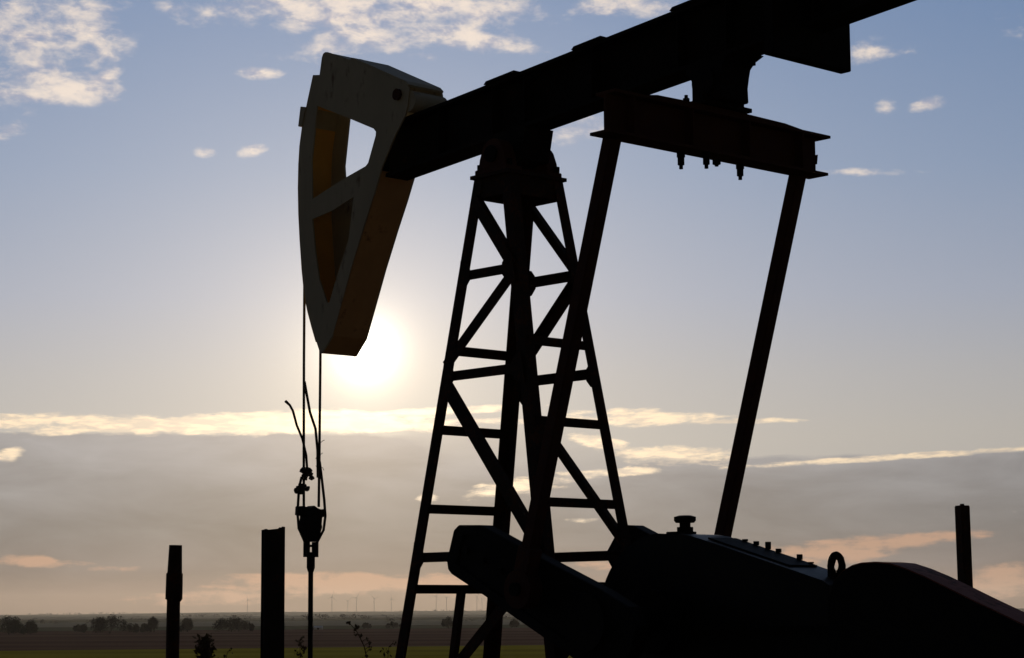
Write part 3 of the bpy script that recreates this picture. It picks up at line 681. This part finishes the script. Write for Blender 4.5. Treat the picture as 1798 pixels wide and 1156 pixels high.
# weeds on the edge of the pad
def weed(px, d, pts, r, heads, label, leaves=0, seed=1, name='dry_weed'):
    rnd = random.Random(seed); x = at(px, d)
    t = empty(name, (x, d, gz(x, d))); tag(t, label, 'weed', 'weeds at the edge of the well pad')
    P = [Vector(p) for p in pts]
    MB().tube(P, [r*(1-.7*i/(len(P)-1)) for i in range(len(P))], 6).build('stem', M['dry'], t)
    hd = MB()
    for k in range(heads):
        u = .25+.75*k/max(1, heads-1); s = u*(len(P)-1); i = min(int(s), len(P)-2); c = P[i].lerp(P[i+1], s-i)
        e = c+Vector((rnd.uniform(-.07, .07), rnd.uniform(-.05, .05), rnd.uniform(.0, .05)))
        hd.tube([c, c.lerp(e, .5)+Vector((0, 0, .01)), e], [.004, .004, .003], 5)
        for q in range(5):
            w = e+Vector((rnd.gauss(0, .012), rnd.gauss(0, .012), rnd.gauss(0, .012))); sz = rnd.uniform(.008, .017)
            hd.addm([w+Vector((sz, 0, 0)), w+Vector((-sz*.6, sz, 0)), w+Vector((-sz*.6, -sz, 0)), w+Vector((0, 0, sz*1.3)), w-Vector((0, 0, sz))], [(0, 1, 3), (1, 2, 3), (2, 0, 3), (1, 0, 4), (2, 1, 4), (0, 2, 4)])
    hd.build('seed_heads', M['dry'], t)
    if leaves:
        v = []; f = []
        for i in range(leaves):
            b = Vector((rnd.gauss(0, .10), rnd.gauss(0, .10), rnd.uniform(.2, P[-1].z))); b.x *= 1.25-.9*b.z/P[-1].z; 
            u = Vector((rnd.gauss(0, 1), rnd.gauss(0, 1), rnd.gauss(.4, 1))).normalized(); l = rnd.uniform(.03, .09); wv = u.orthogonal().normalized()*l*.25
            k = len(v); v += [b, b+u*l*.5+wv, b+u*l, b+u*l*.5-wv]; f.append((k, k+1, k+2, k+3))
        me = bpy.data.meshes.new('leaves'); me.from_pydata([tuple(q) for q in v], [], f); me.materials.append(M['dry'])
        o = bpy.data.objects.new('leaves', me); COL.objects.link(o); o.parent = t
weed(648, 28, [(0, 0, 0), (.01, 0, .6), (-.02, 0, 1.1), (-.07, 0, 1.3), (-.16, 0, 1.48), (-.23, 0, 1.56)], .012, 16, 'bare leaning dry weed stalk with beaded seed heads left of the tower', seed=4)
weed(362, 27, [(0, 0, 0), (.0, 0, .8), (.02, 0, 1.42)], .014, 12, 'dense bushy dark weed between the pipe post and the beam post', 1500, 6)
weed(528, 30, [(0, 0, 0), (.01, 0, .7), (-.01, 0, 1.36)], .010, 10, 'wispy brown weed between the beam post and the polished rod', 160, 8)
weed(378, 26, [(0, 0, 0), (.05, 0, .8), (.16, 0, 1.27)], .010, 10, 'thin weed leaning right beside the dense bushy weed', 60, 10)
weed(675, 29, [(0, 0, 0), (.0, 0, .7), (.05, 0, 1.27)], .010, 9, 'short weed right of the leaning dry stalk', 60, 14)

# ------------------------------------------------------------------ shed-shaped block added to stand for a sun glint across the field
sx_, sy_ = at(559, 660), 660
sh = empty('glint_stand_in', (sx_, sy_, gz(sx_, sy_))); tag(sh, 'tiny pale shed-shaped stand-in for a sun glint at the far edge of the brown field', 'glint stand-in')
MB().box(-1.2, 1.2, -1, 1, 0, .7).build('wall', M['white'], sh)
MB().sweep([(-1.15, 0), (1.15, 0), (0, .45)], (-1.35, 0, .705), (1.35, 0, .705), (0, 1, 0), (0, 0, 1)).build('roof', M['white'], sh)
MB().box(-.3, .3, -1.02, -1.003, .01, .6).build('door', M['bark'], sh)

# ------------------------------------------------------------------ wind turbines far away
def make_turbine():
    t = empty('wind_turbine')
    MB().cyl((0, 0, 0), (0, 0, 78), 1.5, .9, n=14).build('tower', M['turb'], t, smooth=True)
    MB().box(-1.6, 1.6, -3.5, 6, 78.2, 81.4).build('nacelle', M['turb'], t, bevel=.4)
    MB().cyl((0, -5.0, 79.8), (0, -3.51, 79.8), .6, 1.7, n=14).build('hub', M['turb'], t, smooth=True)
    for k in range(3):
        b = MB()
        sec = [(-.9, 0), (0, .22), (1.1, .05), (0, -.18)]
        b.v = []; f = []
        for (rr, c) in ((1.2, .5), (7, .7), (20, .42), (34, .12)):
            b.v += [Vector((p*c*1.1, q*c, rr)) for p, q in sec]
        for i in range(3):
            for q in range(4): b.f.append((4*i+q, 4*i+(q+1) % 4, 4*i+4+(q+1) % 4, 4*i+4+q))
        b.f += [(0, 1, 2, 3), (12, 13, 14, 15)]
        o = b.build('blade', M['turb'], t); o.location = (0, -4.3, 79.8); o.rotation_euler = (0, R(120*k), 0)
    return t
TURB = [(435.5, 11200, -.3, 'faint wind turbine seen alone left of the wide beam post'),
        (582.5, 9800, .2, 'first and tall wind turbine right of the polished rod'),
        (610, 12800, .9, 'second wind turbine from the polished rod, small and faint'),
        (625, 10300, .5, 'third wind turbine from the polished rod, near the dry weed'),
        (656, 10900, 1.3, 'fourth wind turbine from the polished rod'),
        (686, 11400, 1.9, 'fifth wind turbine from the polished rod, nearest the left tower leg'),
        (764, 9700, .4, 'leftmost wind turbine seen inside the tower, left of the upright'),
        (782, 10700, 1.1, 'wind turbine seen inside the tower, beside the upright'),
        (835, 9900, .7, 'wind turbine seen inside the tower, left of the far middle leg'),
        (844, 11700, 1.6, 'small wind turbine against the far middle tower leg')]
proto = make_turbine()
for i, (px, d, rot, lb) in enumerate(TURB):
    if i == 0: t = proto
    else:
        t = proto.copy(); COL.objects.link(t)
        for ch in proto.children:
            c = ch.copy(); COL.objects.link(c); c.parent = t
    t.location = (at(px, d), d, FZ+1.0)
    t.rotation_euler = (0, 0, R(25))
    bl = [c for c in t.children if c.name.startswith('blade')]
    for k, b_ in enumerate(bl): b_.rotation_euler = (0, R(120*k)+rot, 0)
    tag(t, lb, 'wind turbine', 'wind turbines on the horizon')

# ------------------------------------------------------------------ haze
hz = MB().box(-13400, 13400, -13350, 13400, -12, 130).build('haze', M['turb'])
hm = bpy.data.materials.new('thin_evening_haze'); hm.use_nodes = True; nt = hm.node_tree; nt.nodes.clear()
pv = nt.nodes.new('ShaderNodeVolumePrincipled'); pv.inputs['Color'].default_value = (.88, .88, .90, 1); pv.inputs['Density'].default_value = 3.6e-5; pv.inputs['Anisotropy'].default_value = .35
ou = nt.nodes.new('ShaderNodeOutputMaterial'); nt.links.new(pv.outputs[0], ou.inputs['Volume'])
hz.data.materials.clear(); hz.data.materials.append(hm)
tag(hz, 'thin evening haze over the plain', 'haze', kind='stuff')
